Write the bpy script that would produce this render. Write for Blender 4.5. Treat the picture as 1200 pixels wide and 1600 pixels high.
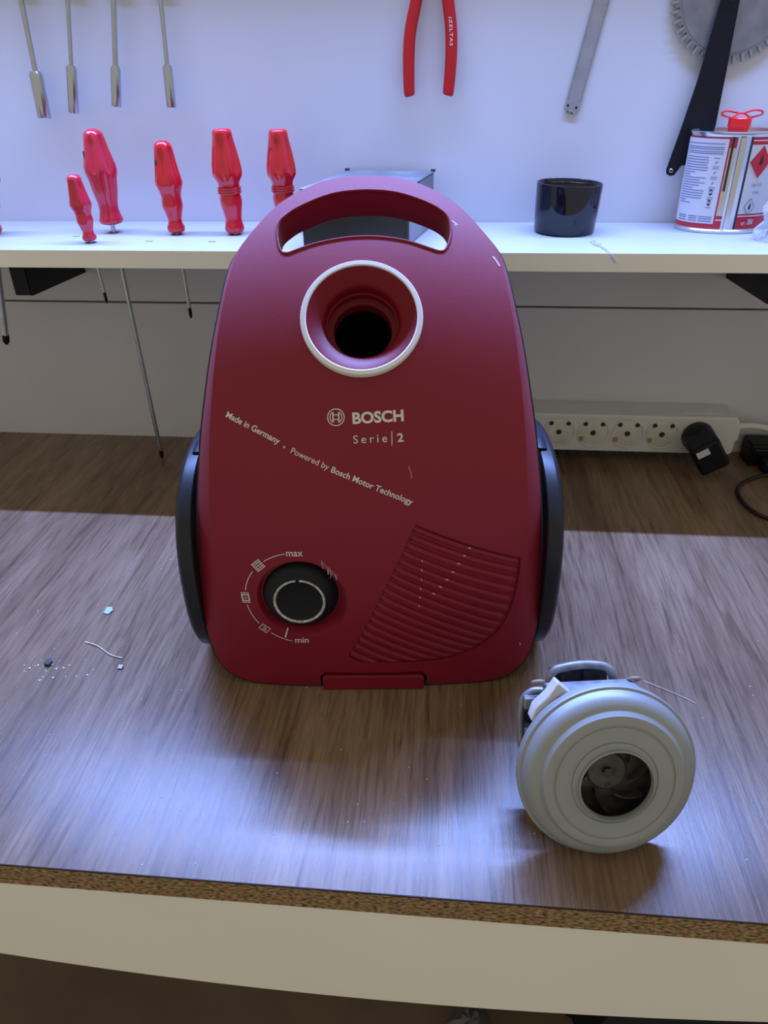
import bpy, bmesh, math, random
from mathutils import Vector, Matrix
for o in list(bpy.data.objects): bpy.data.objects.remove(o, do_unlink=True)
scene = bpy.context.scene
COL = scene.collection
PI = math.pi
random.seed(7)

# ------------------------------------------------------------------ camera
CAM_H = .45
cam_d = bpy.data.cameras.new('camera'); cam = bpy.data.objects.new('camera', cam_d); COL.objects.link(cam)
cam_d.sensor_width = 36.0; cam_d.lens = 36.0 * 1155 / 1600; cam_d.clip_start = .01; cam_d.clip_end = 50
RX, RY, RZ = (.99601, .03486, -.08217), (.08832, -.51839, .85057), (-.01295, -.85443, -.5194)
cam.matrix_world = Matrix(((RX[0], -RX[1], -RX[2], 0), (RY[0], -RY[1], -RY[2], 0), (RZ[0], -RZ[1], -RZ[2], CAM_H), (0, 0, 0, 1)))
scene.camera = cam

# ------------------------------------------------------------------ world, light, exposure
world = bpy.data.worlds.new('room_ambient'); scene.world = world; world.use_nodes = True
bg = world.node_tree.nodes['Background']; bg.inputs[0].default_value = (1.0, .93, .80, 1); bg.inputs[1].default_value = .49
LAMP_Y, LAMP_Z, LAMP_POWER = .831, .70, 16.5
LAMP_COLOR = (.25, .395, 1.0)
LAMP_TILT, LAMP_SPREAD = math.radians(32), math.radians(122)
scene.view_settings.view_transform = 'Standard'; scene.view_settings.look = 'None'
scene.view_settings.gamma = 1.0; scene.view_settings.use_curve_mapping = False
scene.view_settings.exposure = 0.0

# ------------------------------------------------------------------ helpers
def tag(o, label=None, cat=None, group=None, kind=None):
    if label: o['label'] = label
    if cat: o['category'] = cat
    if group: o['group'] = group
    if kind: o['kind'] = kind
    return o
def thing(name, loc, label, cat, group=None, rot=(0, 0, 0)):
    o = bpy.data.objects.new(name, None); COL.objects.link(o)
    o.location = loc; o.rotation_euler = rot; o.empty_display_size = .02
    return tag(o, label, cat, group)
def finish(name, bm, mat, parent=None, smooth=35, bevel=0):
    bmesh.ops.remove_doubles(bm, verts=bm.verts, dist=1e-6)
    bmesh.ops.recalc_face_normals(bm, faces=bm.faces)
    me = bpy.data.meshes.new(name); bm.to_mesh(me); bm.free()
    o = bpy.data.objects.new(name, me); COL.objects.link(o)
    if mat: me.materials.append(mat)
    if smooth is not None: shade(me, smooth)
    if parent: o.parent = parent
    if bevel:
        m = o.modifiers.new('bevel', 'BEVEL'); m.width = bevel; m.segments = 2; m.limit_method = 'ANGLE'; m.angle_limit = math.radians(40)
        m.harden_normals = False
    return o
def shade(me, ang):
    for p in me.polygons: p.use_smooth = True
    me.set_sharp_from_angle(angle=math.radians(ang))
def box(bm, x0, x1, y0, y1, z0, z1):
    v = [bm.verts.new(p) for p in ((x0, y0, z0), (x1, y0, z0), (x1, y1, z0), (x0, y1, z0), (x0, y0, z1), (x1, y0, z1), (x1, y1, z1), (x0, y1, z1))]
    for f in ((3, 2, 1, 0), (4, 5, 6, 7), (0, 1, 5, 4), (1, 2, 6, 5), (2, 3, 7, 6), (3, 0, 4, 7)): bm.faces.new([v[i] for i in f])
    return v
def boxo(name, d, mat, parent=None, bevel=0):
    bm = bmesh.new(); box(bm, *d); return finish(name, bm, mat, parent, 35, bevel)
def lathe(bm, prof, n=48, mat=None, rfun=None, closed=False):
    """prof: (r, z) rows; spun about z"""
    M = mat or Matrix.Identity(4); rows = []
    for i, (r, z) in enumerate(prof):
        if r < 1e-7: rows.append([bm.verts.new(M @ Vector((0, 0, z)))])
        else:
            rows.append([bm.verts.new(M @ Vector(((rr := r * (rfun(2 * PI * k / n, i) if rfun else 1)) * math.cos(2 * PI * k / n), rr * math.sin(2 * PI * k / n), z))) for k in range(n)])
    prs = list(zip(rows, rows[1:])) + ([(rows[-1], rows[0])] if closed else [])
    for A, B in prs:
        for k in range(n):
            a, b = A[k % len(A)], A[(k + 1) % len(A)]; c, d = B[(k + 1) % len(B)], B[k % len(B)]
            f = []
            for q in (a, b, c, d):
                if q not in f: f.append(q)
            if len(f) > 2: bm.faces.new(f)
def smoothline(pts, n, closed=False):
    """Catmull-Rom through pts (any dimension)"""
    out = []; m = len(pts); segs = m if closed else m - 1
    for i in range(segs):
        if closed: p0, p1, p2, p3 = (pts[(i + j) % m] for j in (-1, 0, 1, 2))
        else: p0, p1, p2, p3 = pts[max(i - 1, 0)], pts[i], pts[i + 1], pts[min(i + 2, m - 1)]
        for k in range(n):
            t = k / n
            out.append(tuple(.5 * (2 * b + (c - a) * t + (2 * a - 5 * b + 4 * c - d) * t * t + (3 * b - a - 3 * c + d) * t ** 3) for a, b, c, d in zip(p0, p1, p2, p3)))
    if not closed: out.append(tuple(pts[-1]))
    return out
def tube(bm, pts, r, n=10, closed=False, flat=1.0, up=None):
    pts = [Vector(p) for p in pts]; m = len(pts); rings = []; prev = None
    for i, p in enumerate(pts):
        a = pts[(i - 1) % m] if (closed or i > 0) else p; b = pts[(i + 1) % m] if (closed or i < m - 1) else p
        t = (b - a).normalized()
        if up is not None: u = Vector(up) - t * t.dot(Vector(up))
        elif prev is None: u = t.orthogonal()
        else: u = prev - t * t.dot(prev)
        u.normalize(); prev = u; w = t.cross(u)
        rr = r[i] if isinstance(r, (list, tuple)) else r
        rings.append([bm.verts.new(p + rr * (math.cos(2 * PI * k / n) * u + flat * math.sin(2 * PI * k / n) * w)) for k in range(n)])
    for A, B in list(zip(rings, rings[1:])) + ([(rings[-1], rings[0])] if closed else []):
        for k in range(n): bm.faces.new((A[k], A[(k + 1) % n], B[(k + 1) % n], B[k]))
    if not closed: bm.faces.new(rings[0][::-1]); bm.faces.new(rings[-1])
def prism(bm, poly, f0, f1):
    """closed outline poly (u,v) mapped by f0 and f1 to two caps"""
    A = [bm.verts.new(f0(*p)) for p in poly]; B = [bm.verts.new(f1(*p)) for p in poly]; n = len(poly)
    for k in range(n): bm.faces.new((A[k], A[(k + 1) % n], B[(k + 1) % n], B[k]))
    ca = bm.faces.new(A[::-1]); cb = bm.faces.new(B)
    bmesh.ops.triangulate(bm, faces=[ca, cb])
def boolean(o, cutters, op='DIFFERENCE'):
    for c in cutters:
        m = o.modifiers.new('cut', 'BOOLEAN'); m.object = c; m.operation = op; m.solver = 'EXACT'
    bpy.context.view_layer.update()
    dg = bpy.context.evaluated_depsgraph_get()
    me = bpy.data.meshes.new_from_object(o.evaluated_get(dg)); o.modifiers.clear(); old = o.data; o.data = me
    me.name = old.name
    for c in cutters: bpy.data.objects.remove(c, do_unlink=True)
    shade(me, 32)
def text_mesh(s, bold=0.0, spacing=1.0):
    cu = bpy.data.curves.new('txt', 'FONT'); cu.body = s; cu.size = 1; cu.offset = bold; cu.space_character = spacing; cu.resolution_u = 4
    o = bpy.data.objects.new('txt', cu); COL.objects.link(o); bpy.context.view_layer.update()
    me = bpy.data.meshes.new_from_object(o.evaluated_get(bpy.context.evaluated_depsgraph_get()))
    vs = [tuple(v.co[:2]) for v in me.vertices]; fs = [tuple(p.vertices) for p in me.polygons]
    bpy.data.objects.remove(o, do_unlink=True); bpy.data.curves.remove(cu); bpy.data.meshes.remove(me)
    return vs, fs
def add_text(bm, s, a, b, cap, fmap, bold=0.0, spacing=1.0, capref=.72):
    """text on baseline a->b (2-D surface coordinates) with capital height cap"""
    vs, fs = text_mesh(s, bold, spacing)
    x0 = min(v[0] for v in vs); x1 = max(v[0] for v in vs)
    L = math.hypot(b[0] - a[0], b[1] - a[1]); d = ((b[0] - a[0]) / L, (b[1] - a[1]) / L); n = (-d[1], d[0])
    V = []
    for x, y in vs:
        u = (x - x0) / (x1 - x0) * L; w = y / capref * cap
        V.append(bm.verts.new(fmap(a[0] + d[0] * u + n[0] * w, a[1] + d[1] * u + n[1] * w)))
    for f in fs:
        try: bm.faces.new([V[i] for i in f])
        except ValueError: pass
def add_line(bm, pts, w, fmap, closed=False):
    """flat printed stroke of width w along 2-D pts"""
    m = len(pts); A = []; B = []
    for i, p in enumerate(pts):
        a = pts[(i - 1) % m] if (closed or i > 0) else p; b = pts[(i + 1) % m] if (closed or i < m - 1) else p
        L = math.hypot(b[0] - a[0], b[1] - a[1]) or 1; nx, ny = -(b[1] - a[1]) / L * w / 2, (b[0] - a[0]) / L * w / 2
        A.append(bm.verts.new(fmap(p[0] + nx, p[1] + ny))); B.append(bm.verts.new(fmap(p[0] - nx, p[1] - ny)))
    for i in range(m if closed else m - 1):
        j = (i + 1) % m; bm.faces.new((A[i], B[i], B[j], A[j]))
def add_poly(bm, pts, fmap):
    f = bm.faces.new([bm.verts.new(fmap(*p)) for p in pts]); bmesh.ops.triangulate(bm, faces=[f])
def copy_tree(o, parent=None):
    c = o.copy(); COL.objects.link(c)
    if parent: c.parent = parent
    for ch in list(o.children): copy_tree(ch, c)
    return c

# ------------------------------------------------------------------ materials
def mat(name, color, rough=.5, metal=0, spec=.5, noise=0, nscale=40, bump=0, bscale=200, trans=0, coat=0, stretch=(1, 1, 1), ior=1.45, alpha=1, emis=None):
    m = bpy.data.materials.new(name); m.use_nodes = True; nt = m.node_tree; b = nt.nodes['Principled BSDF']
    b.inputs['Base Color'].default_value = (*color, 1); b.inputs['Roughness'].default_value = rough; b.inputs['Metallic'].default_value = metal
    b.inputs['Specular IOR Level'].default_value = spec; b.inputs['Transmission Weight'].default_value = trans; b.inputs['IOR'].default_value = ior
    b.inputs['Coat Weight'].default_value = coat; b.inputs['Alpha'].default_value = alpha
    if emis: b.inputs['Emission Color'].default_value = (*emis[0], 1); b.inputs['Emission Strength'].default_value = emis[1]
    tc = nt.nodes.new('ShaderNodeTexCoord'); mp = nt.nodes.new('ShaderNodeMapping'); mp.inputs['Scale'].default_value = stretch
    nt.links.new(tc.outputs['Object'], mp.inputs[0])
    if noise:
        n = nt.nodes.new('ShaderNodeTexNoise'); n.inputs['Scale'].default_value = nscale; n.inputs['Detail'].default_value = 5
        nt.links.new(mp.outputs[0], n.inputs['Vector'])
        r = nt.nodes.new('ShaderNodeValToRGB')
        r.color_ramp.elements[0].position = .3; r.color_ramp.elements[1].position = .7
        r.color_ramp.elements[0].color = (*[c * (1 - noise) for c in color], 1); r.color_ramp.elements[1].color = (*[min(1, c * (1 + noise)) for c in color], 1)
        nt.links.new(n.outputs[0], r.inputs[0]); nt.links.new(r.outputs[0], b.inputs['Base Color'])
    if bump:
        n2 = nt.nodes.new('ShaderNodeTexNoise'); n2.inputs['Scale'].default_value = bscale; n2.inputs['Detail'].default_value = 3
        nt.links.new(mp.outputs[0], n2.inputs['Vector'])
        bp = nt.nodes.new('ShaderNodeBump'); bp.inputs['Strength'].default_value = bump; bp.inputs['Distance'].default_value = .001
        nt.links.new(n2.outputs[0], bp.inputs['Height']); nt.links.new(bp.outputs[0], b.inputs['Normal'])
    return m
def wood_mat():
    m = bpy.data.materials.new('walnut_laminate'); m.use_nodes = True; nt = m.node_tree; N = nt.nodes; L = nt.links; b = N['Principled BSDF']
    tc = N.new('ShaderNodeTexCoord')
    def nz(scale, st, detail=6, dist=0, rough=.6):
        mp = N.new('ShaderNodeMapping'); mp.inputs['Scale'].default_value = st; L.new(tc.outputs['Object'], mp.inputs[0])
        n = N.new('ShaderNodeTexNoise'); n.inputs['Scale'].default_value = scale; n.inputs['Detail'].default_value = detail; n.inputs['Distortion'].default_value = dist; n.inputs['Roughness'].default_value = rough
        L.new(mp.outputs[0], n.inputs['Vector']); return n
    broad = nz(6, (2.6, .35, 1), 3, .8); fine = nz(60, (5, .28, 1), 8, .25, .7); streak = nz(24, (3.2, .16, 1), 6, 1.6)
    def ramp(src, stops):
        r = N.new('ShaderNodeValToRGB'); e = r.color_ramp.elements
        e[0].position, e[0].color = stops[0][0], (*stops[0][1], 1); e[1].position, e[1].color = stops[-1][0], (*stops[-1][1], 1)
        for p, c in stops[1:-1]: k = e.new(p); k.color = (*c, 1)
        L.new(src.outputs[0], r.inputs[0]); return r
    base = ramp(broad, [(.30, (.128, .079, .048)), (.5, (.190, .124, .077)), (.70, (.250, .172, .113))])
    fr = ramp(fine, [(.33, (.62, .60, .58)), (.5, (1, 1, 1)), (.68, (1.22, 1.20, 1.18))])
    sr = ramp(streak, [(.36, (.70, .67, .64)), (.45, (1, 1, 1)), (.62, (1.06, 1.05, 1.04))])
    def mul(a, c):
        x = N.new('ShaderNodeMixRGB'); x.blend_type = 'MULTIPLY'; x.inputs[0].default_value = 1; L.new(a.outputs[0], x.inputs[1]); L.new(c.outputs[0], x.inputs[2]); return x
    col = mul(mul(base, fr), sr); L.new(col.outputs[0], b.inputs['Base Color'])
    rr = N.new('ShaderNodeMapRange'); rr.inputs[3].default_value = .18; rr.inputs[4].default_value = .36; L.new(fine.outputs[0], rr.inputs[0]); L.new(rr.outputs[0], b.inputs['Roughness'])
    b.inputs['Specular IOR Level'].default_value = .32
    bp = N.new('ShaderNodeBump'); bp.inputs['Strength'].default_value = .22; bp.inputs['Distance'].default_value = .0008
    L.new(fine.outputs[0], bp.inputs['Height']); L.new(bp.outputs[0], b.inputs['Normal'])
    return m
def chip_mat():
    m = bpy.data.materials.new('chipboard'); m.use_nodes = True; nt = m.node_tree; N = nt.nodes; L = nt.links; b = N['Principled BSDF']
    tc = N.new('ShaderNodeTexCoord'); mp = N.new('ShaderNodeMapping'); mp.inputs['Scale'].default_value = (1, 1, 2.2); L.new(tc.outputs['Object'], mp.inputs[0])
    v = N.new('ShaderNodeTexVoronoi'); v.inputs['Scale'].default_value = 330; L.new(mp.outputs[0], v.inputs['Vector'])
    n = N.new('ShaderNodeTexNoise'); n.inputs['Scale'].default_value = 260; n.inputs['Detail'].default_value = 6; L.new(mp.outputs[0], n.inputs['Vector'])
    r = N.new('ShaderNodeValToRGB'); e = r.color_ramp.elements; e[0].position = .36; e[0].color = (.07, .036, .014, 1); e[1].position = .62; e[1].color = (.46, .31, .15, 1); k = e.new(.5); k.color = (.32, .20, .09, 1)
    L.new(n.outputs[0], r.inputs[0])
    x = N.new('ShaderNodeMixRGB'); x.blend_type = 'MULTIPLY'; x.inputs[0].default_value = .35; L.new(r.outputs[0], x.inputs[1]); L.new(v.outputs['Color'], x.inputs[2]); L.new(x.outputs[0], b.inputs['Base Color'])
    b.inputs['Roughness'].default_value = .9
    bp = N.new('ShaderNodeBump'); bp.inputs['Strength'].default_value = .6; bp.inputs['Distance'].default_value = .001; L.new(n.outputs[0], bp.inputs['Height']); L.new(bp.outputs[0], b.inputs['Normal'])
    return m
M = dict(
    wall=mat('white_wall_panel', (.62, .62, .64), .45, noise=.035, nscale=7, bump=.02, bscale=90),
    seam=mat('dark_wall_backing', (.10, .095, .085), .8),
    floor=mat('brown_floor', (.16, .11, .07), .7, noise=.2, nscale=6),
    white=mat('white_melamine', (.42, .42, .415), .42, noise=.02, nscale=6),
    apron=mat('ivory_melamine', (.90, .87, .77), .5, noise=.03, nscale=5),
    wood=wood_mat(), chip=chip_mat(),
    lam_edge=mat('laminate_edge_dark', (.03, .022, .018), .5),
    red=mat('burgundy_plastic', (.205, .002, .018), .50, spec=.45, noise=.06, nscale=5, bump=.05, bscale=900),
    red_gloss=mat('burgundy_gloss', (.17, .006, .014), .40, spec=.2),
    black=mat('black_plastic', (.007, .008, .011), .42, spec=.25, bump=.03, bscale=600),
    blackgloss=mat('black_gloss', (.006, .007, .012), .08, spec=.6),
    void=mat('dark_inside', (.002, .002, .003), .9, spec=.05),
    charcoal=mat('charcoal_plastic', (.011, .013, .019), .40, spec=.4),
    offwhite=mat('offwhite_ring', (.70, .68, .62), .45),
    print=mat('print_white', (.66, .64, .62), .5),
    scuff=mat('scuff_pale', (.55, .40, .44), .7),
    worn=mat('worn_silver', (.42, .42, .40), .4, noise=.45, nscale=300),
    steel=mat('satin_steel', (.46, .49, .51), .32, metal=1, noise=.12, nscale=60),
    chrome=mat('chrome', (.50, .55, .58), .18, metal=1),
    zinc=mat('zinc_steel', (.30, .325, .325), .46, metal=.25, spec=.5, noise=.05, nscale=30),
    alu=mat('dull_aluminium', (.30, .31, .33), .5, metal=.6, noise=.3, nscale=120),
    core=mat('dark_steel_core', (.07, .07, .075), .5, metal=.6, noise=.3, nscale=200),
    cream=mat('cream_plastic', (.56, .54, .47), .5),
    tan=mat('tan_rubber', (.32, .27, .20), .6),
    impeller=mat('dark_impeller', (.085, .08, .075), .5, metal=.3, noise=.4, nscale=120),
    acetate=mat('red_acetate', (.62, .008, .022), .16, spec=.6, coat=.4),
    acetate2=mat('pinkred_acetate', (.58, .014, .045), .18, spec=.6, coat=.4),
    redgrip=mat('red_dipped_grip', (.50, .008, .016), .25),
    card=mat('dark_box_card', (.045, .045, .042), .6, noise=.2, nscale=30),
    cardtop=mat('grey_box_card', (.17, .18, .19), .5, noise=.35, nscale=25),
    blackmetal=mat('black_painted_metal', (.008, .008, .011), .45, spec=.22),
    strip=mat('white_strip_plastic', (.66, .66, .62), .4, noise=.04, nscale=30),
    socket=mat('ivory_socket', (.62, .60, .52), .45, noise=.08, nscale=60),
    brass=mat('brass', (.55, .42, .12), .4, metal=.8),
    hole=mat('socket_hole', (.03, .028, .02), .7),
    tin=mat('tin_plate', (.60, .60, .58), .22, metal=.9),
    label=mat('label_paper', (.58, .58, .60), .5),
    canred=mat('can_red', (.50, .02, .04), .35),
    canblue=mat('label_ink', (.13, .16, .34), .6),
    canblack=mat('label_black', (.02, .02, .025), .5),
    caprd=mat('cap_red', (.75, .015, .02), .3),
    clear=mat('clear_film', (.82, .86, .92), .15, trans=.75, ior=1.2),
    paleblue=mat('blue_flake', (.35, .52, .75), .5),
    dust=mat('pale_dust', (.75, .74, .72), .8),
    cord=mat('black_cord', (.01, .01, .012), .5),
    sawsteel=mat('saw_steel', (.24, .24, .25), .45, metal=.6, noise=.25, nscale=25),
    carbide=mat('carbide_tooth', (.36, .35, .31), .4, metal=.6),
    lamp=mat('lamp_housing', (.7, .7, .7), .5),
)

_b = M['red'].node_tree.nodes['Principled BSDF']; _b.inputs['Sheen Weight'].default_value = .06; _b.inputs['Sheen Roughness'].default_value = .45
# ------------------------------------------------------------------ structure
WALL_Y, SHELF_Z, SHELF_Y = .9225, .289, .7606
w = boxo('wall_back', (-1.8, 1.8, WALL_Y + .012, WALL_Y + .1, -.75, 1.5), M['seam']); tag(w, 'white panelled wall behind the workbench', 'wall', kind='structure')
boxo('panel', (-1.8, 1.8, WALL_Y, WALL_Y + .012, .1913, 1.5), M['wall'], w, .0006)
boxo('panel', (-1.8, 1.8, WALL_Y, WALL_Y + .012, -.75, .1890), M['wall'], w, .0006)
f = boxo('floor', (-1.8, 1.8, -1.2, WALL_Y + .1, -.80, -.75), M['floor']); tag(f, 'dark brown floor under the workbench', 'floor', kind='structure')

# lamp above the frame
lp = thing('batten_lamp', (-.10, LAMP_Y, LAMP_Z), 'long cool white batten lamp on the wall above the tools', 'lamp')
boxo('housing', (-.62, .62, -.016, .016, .004, .034), M['lamp'], lp, .003)
for xx in (-.45, .45): boxo('bracket', (xx - .015, xx + .015, .0, WALL_Y - LAMP_Y, .034, .042), M['lamp'], lp)
ld = bpy.data.lights.new('lamp_light', 'AREA'); ld.shape = 'RECTANGLE'; ld.size = 1.2; ld.size_y = .008; ld.spread = LAMP_SPREAD; ld.energy = LAMP_POWER; ld.color = LAMP_COLOR
lo = bpy.data.objects.new('lamp_light', ld); COL.objects.link(lo); lo.parent = lp; lo.location = (0, 0, .002); lo.rotation_euler = (-LAMP_TILT, 0, 0)

# workbench
FY = .2732
wb = thing('workbench', (0, FY, -.75), 'wood look workbench with raw chipboard front edge and ivory apron', 'workbench')
def wloc(d): return (d[0], d[1], d[2] - FY, d[3] - FY, d[4] + .75, d[5] + .75)
top = boxo('worktop', wloc((-1.0, 1.0, FY, WALL_Y - .0005, -.0012, 0)), M['wood'], wb)
tag(top, 'brown wood grain laminate surface')
boxo('edge_strip', wloc((-1.0, 1.0, FY - .0004, FY + .001, -.0016, -.0002)), M['lam_edge'], wb)
chip = boxo('chipboard_core', wloc((-1.0, 1.0, FY, WALL_Y - .0005, -.0222, -.0012)), M['chip'], wb); tag(chip, 'raw brown chipboard edge')
bm = bmesh.new(); xs = [-1.0 + i * .04 for i in range(51)]
low = [(x, max(-.136, min(-.085, -.1350 + .235 * (x + .035) ** 2))) for x in xs]
poly = low + [(1.0, -.0222), (-1.0, -.0222)]
prism(bm, poly, lambda x, z: (x, .001, z + .75), lambda x, z: (x, .019, z + .75))
tag(finish('apron', bm, M['apron'], wb, 30), 'ivory front board with gently curved lower edge')
for x in (-.95, .95):
    for y in (.06, .60): boxo('leg', (x - .03, x + .03, y - .03, y + .03, 0, .7278), M['apron'], wb)

# shelf with holes for the screwdrivers
sh = thing('wall_shelf', (0, SHELF_Y, .271), 'white wall shelf on black brackets holding screwdrivers and cans', 'shelf')
board = boxo('board', (-1.0, 1.0, 0, WALL_Y - SHELF_Y - .0003, 0, .018), M['white'], sh)
boxo('edge_band', (-1.0, 1.0, -.0006, 0, .0002, .0178), M['apron'], sh)
DRIVERS = dict(small=(-.3888, .7973), big=(-.3863, .8533), third=(-.3091, .8439), fourth=(-.2429, .8452), fifth=(-.1883, .8608), edge=(-.5237, .84))
cut = []
for k, (x, y) in DRIVERS.items():
    bm = bmesh.new(); lathe(bm, [(0, .25), (.0062, .25), (.0062, .31), (0, .31)], 20); c = finish('cutter', bm, None); c.location = (x, y, 0); cut.append(c)
for x, y in ((-.327, .805), (-.258, .805), (-.42, .83)):
    c = boxo('cutter', (x - .004, x + .004, y - .0015, y + .0015, .25, .31), None); cut.append(c)
bpy.context.view_layer.update()
boolean(board, cut)
def bracket(x, side, label):
    """folded sheet-metal arm under the shelf, front plate and side web"""
    b = thing('shelf_bracket', (x, .79, .2335), label, 'bracket')
    boxo('front_plate', (-.0205, .0, 0, .0025, 0, .0305), M['blackmetal'], b, .001)
    wx = (-.0025, 0) if side > 0 else (-.0205, -.018)
    bm = bmesh.new()
    prism(bm, [(.0, 0), (.132, -.006), (.132, .0365), (.012, .0365), (.0, .0305)], lambda y, z: (wx[0], y, z), lambda y, z: (wx[1], y, z))
    finish('side_web', bm, M['blackmetal'], b)
    boxo('top_flange', (-.0205, 0, .012, .131, .0345, .0368), M['blackmetal'], b)
    boxo('wall_plate', (-.0205, 0, .1295, .132, -.006, .0345), M['blackmetal'], b)
    return b
bracket(-.4648, 1, 'black metal shelf bracket under the left end of the shelf')
bracket(.3413, -1, 'black metal shelf bracket at the right edge above the power strip')

# ------------------------------------------------------------------ vacuum cleaner
S0, S1, EM, DS, NP = .06, .40, 54., .0005, 1200
def tilt(s):
    t = min(max((s - S0) / (S1 - S0), 0), 1); return math.radians(EM) * (t * t * (3 - 2 * t) * .5 + t * .5)
PY = [0.]; PZ = [.004]
for i in range(NP):
    e = tilt((i + .5) * DS); PY.append(PY[-1] + math.sin(e) * DS); PZ.append(PZ[-1] + math.cos(e) * DS)
def P(x, s, h):
    fi = s / DS; i = int(min(max(math.floor(fi), 0), NP - 1)); t = fi - i
    y = PY[i] * (1 - t) + PY[i + 1] * t; z = PZ[i] * (1 - t) + PZ[i + 1] * t; e = tilt(max(s, 0))
    return Vector((x, y - math.cos(e) * h, z + math.sin(e) * h))
def surf(x, s, h=0): return P(x, s, h - .81 * x * x)
def frame(x, s, h=0):
    """matrix with z along the surface normal, x across, y up the profile"""
    o = surf(x, s, h); e = tilt(s); n = Vector((0, -math.cos(e), math.sin(e))); u = Vector((1, 0, 0)); v = n.cross(u)
    return Matrix(((u.x, v.x, n.x, o.x), (u.y, v.y, n.y, o.y), (u.z, v.z, n.z, o.z), (0, 0, 0, 1)))
VAC = thing('vacuum_cleaner', (-.0555, .451, 0), 'burgundy canister vacuum cleaner parked upright on the workbench', 'vacuum cleaner', rot=(0, 0, math.radians(5)))
RIM = [(0, -.003, .0035), (.030, -.003, .0035), (.060, -.003, .0040), (.096, -.0015, .0065), (.1165, .0035, .0100), (.1285, .0155, .0135), (.1348, .0345, .018), (.1372, .059, .022), (.1370, .101, .027), (.1338, .157, .030), (.1280, .216, .030),
       (.1240, .250, .030), (.1198, .287, .030), (.1150, .325, .030), (.1088, .367, .029), (.1010, .3885, .028), (.0810, .4185, .026), (.0636, .4335, .024), (.0442, .4440, .023), (.0248, .4500, .022), (0, .4520, .022)]
CRE = [(0, .003), (.030, .003), (.058, .004), (.083, .013), (.0995, .033), (.1090, .048), (.1148, .062), (.1185, .080), (.1200, .110), (.1200, .157), (.1168, .214),
       (.1142, .248), (.1110, .284), (.1070, .320), (.1005, .358), (.0925, .3775), (.0730, .4055), (.0575, .4195), (.0405, .4290), (.0230, .4345), (0, .4365)]
def loop(tab):
    half = smoothline(tab, 6)
    return half + [(-p[0], *p[1:]) for p in half[-2:0:-1]]
rim = loop(RIM); cre = loop(CRE); NL = len(rim); CEN = (0, .215)
def ringpts(kind, t):
    out = []
    for k in range(NL):
        if kind == 'front':
            x = CEN[0] + (cre[k][0] - CEN[0]) * t; s = CEN[1] + (cre[k][1] - CEN[1]) * t; out.append(surf(x, s))
        elif kind == 'side':
            a, r = cre[k], rim[k]; hc = -.81 * a[0] * a[0]; q = t
            ex = q; eh = q * (.72 + .28 * q)
            out.append(P(a[0] + (r[0] - a[0]) * ex, a[1] + (r[1] - a[1]) * ex, hc + (-r[2] - hc) * eh))
        else:
            r = rim[k]; x = r[0] * t; s = CEN[1] + (r[1] - CEN[1]) * t; out.append(P(x, s, -(r[2] * t ** 3 + .036 * (1 - t ** 3))))
    return out
bm = bmesh.new(); rows = [[bm.verts.new(surf(*CEN))]]
NF = 44
for i in range(1, NF + 1): rows.append([bm.verts.new(p) for p in ringpts('front', i / NF)])
for i in range(1, 9): rows.append([bm.verts.new(p) for p in ringpts('side', i / 8)])
for i in range(11, 0, -1): rows.append([bm.verts.new(p) for p in ringpts('back', i / 12)])
rows.append([bm.verts.new(P(0, CEN[1], -.036))])
for A, B in zip(rows, rows[1:]):
    for k in range(NL):
        fs = []
        for q in (A[k % len(A)], A[(k + 1) % NL % len(A)], B[(k + 1) % NL % len(B)], B[k % len(B)]):
            if q not in fs: fs.append(q)
        bm.faces.new(fs)
shell = finish('shell', bm, M['red'], VAC, 40); tag(shell, 'matt burgundy plastic front shell')
# cutters share the vacuum's frame, so cut before the parent transform matters
SLOT = [(-.0640, .3660), (-.0672, .3790), (-.0668, .3925), (-.0600, .4010), (-.0491, .4085), (-.0260, .4185), (0, .4212), (.0240, .4187), (.0455, .4105), (.0590, .4015), (.0640, .3925), (.0645, .3790), (.0610, .3665), (.0560, .3628),
        (.0470, .3655), (.0316, .3710), (.0138, .3743), (-.0039, .3751), (-.0212, .3735), (-.0391, .3698), (-.0530, .3650), (-.0590, .3632)]
slot = smoothline(SLOT, 4, True)
def mkcut(bm): return finish('cutter', bm, None, None, None)
def slotcut():
    bm = bmesh.new(); prism(bm, slot, lambda x, s: surf(x, s, .02), lambda x, s: P(x, s, -.09)); return mkcut(bm)
PORT = (-.0030, .3071); DIAL = (-.0550, .0885)
def portcut(r, d):
    bm = bmesh.new(); lathe(bm, [(0, .02), (r, .02), (r, -d), (0, -d)], 64, frame(*PORT)); return mkcut(bm)
VL = [(.0352, .1539), (.0322, .1475), (.0292, .141), (.0265, .134), (.0236, .1276), (.0207, .1212), (.0177, .1146), (.0148, .1085), (.0120, .102), (.0092, .0952), (.0063, .0884), (.0036, .0816), (.0006, .0749), (-.0024, .0682), (-.0056, .0614), (-.0088, .0545), (-.0118, .0474), (-.0155, .0402), (-.0189, .0325)]
VR = [(.1165, .1205), (.1167, .1124), (.1163, .1036), (.1155, .094), (.1145, .0845), (.1129, .0755), (.1106, .0667), (.1076, .0586), (.1038, .0517), (.0988, .0453), (.0930, .0402), (.0866, .0358), (.0787, .0317), (.0695, .0283), (.0595, .0260), (.0455, .0250), (.0289, .0247), (.0124, .0252), (-.0050, .0256)]
def vpt(k, t):
    a, b = VL[k], VR[k]; sag = .0015 * math.sin(PI * t)
    return a[0] + (b[0] - a[0]) * t, a[1] + (b[1] - a[1]) * t - sag
bm = bmesh.new(); NT = 16; gu = []; gd = []
for k in range(len(VL)):
    gu.append([bm.verts.new(surf(*vpt(k, j / NT), .006)) for j in range(NT + 1)]); gd.append([bm.verts.new(surf(*vpt(k, j / NT), -.0024)) for j in range(NT + 1)])
K = len(VL) - 1
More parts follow.
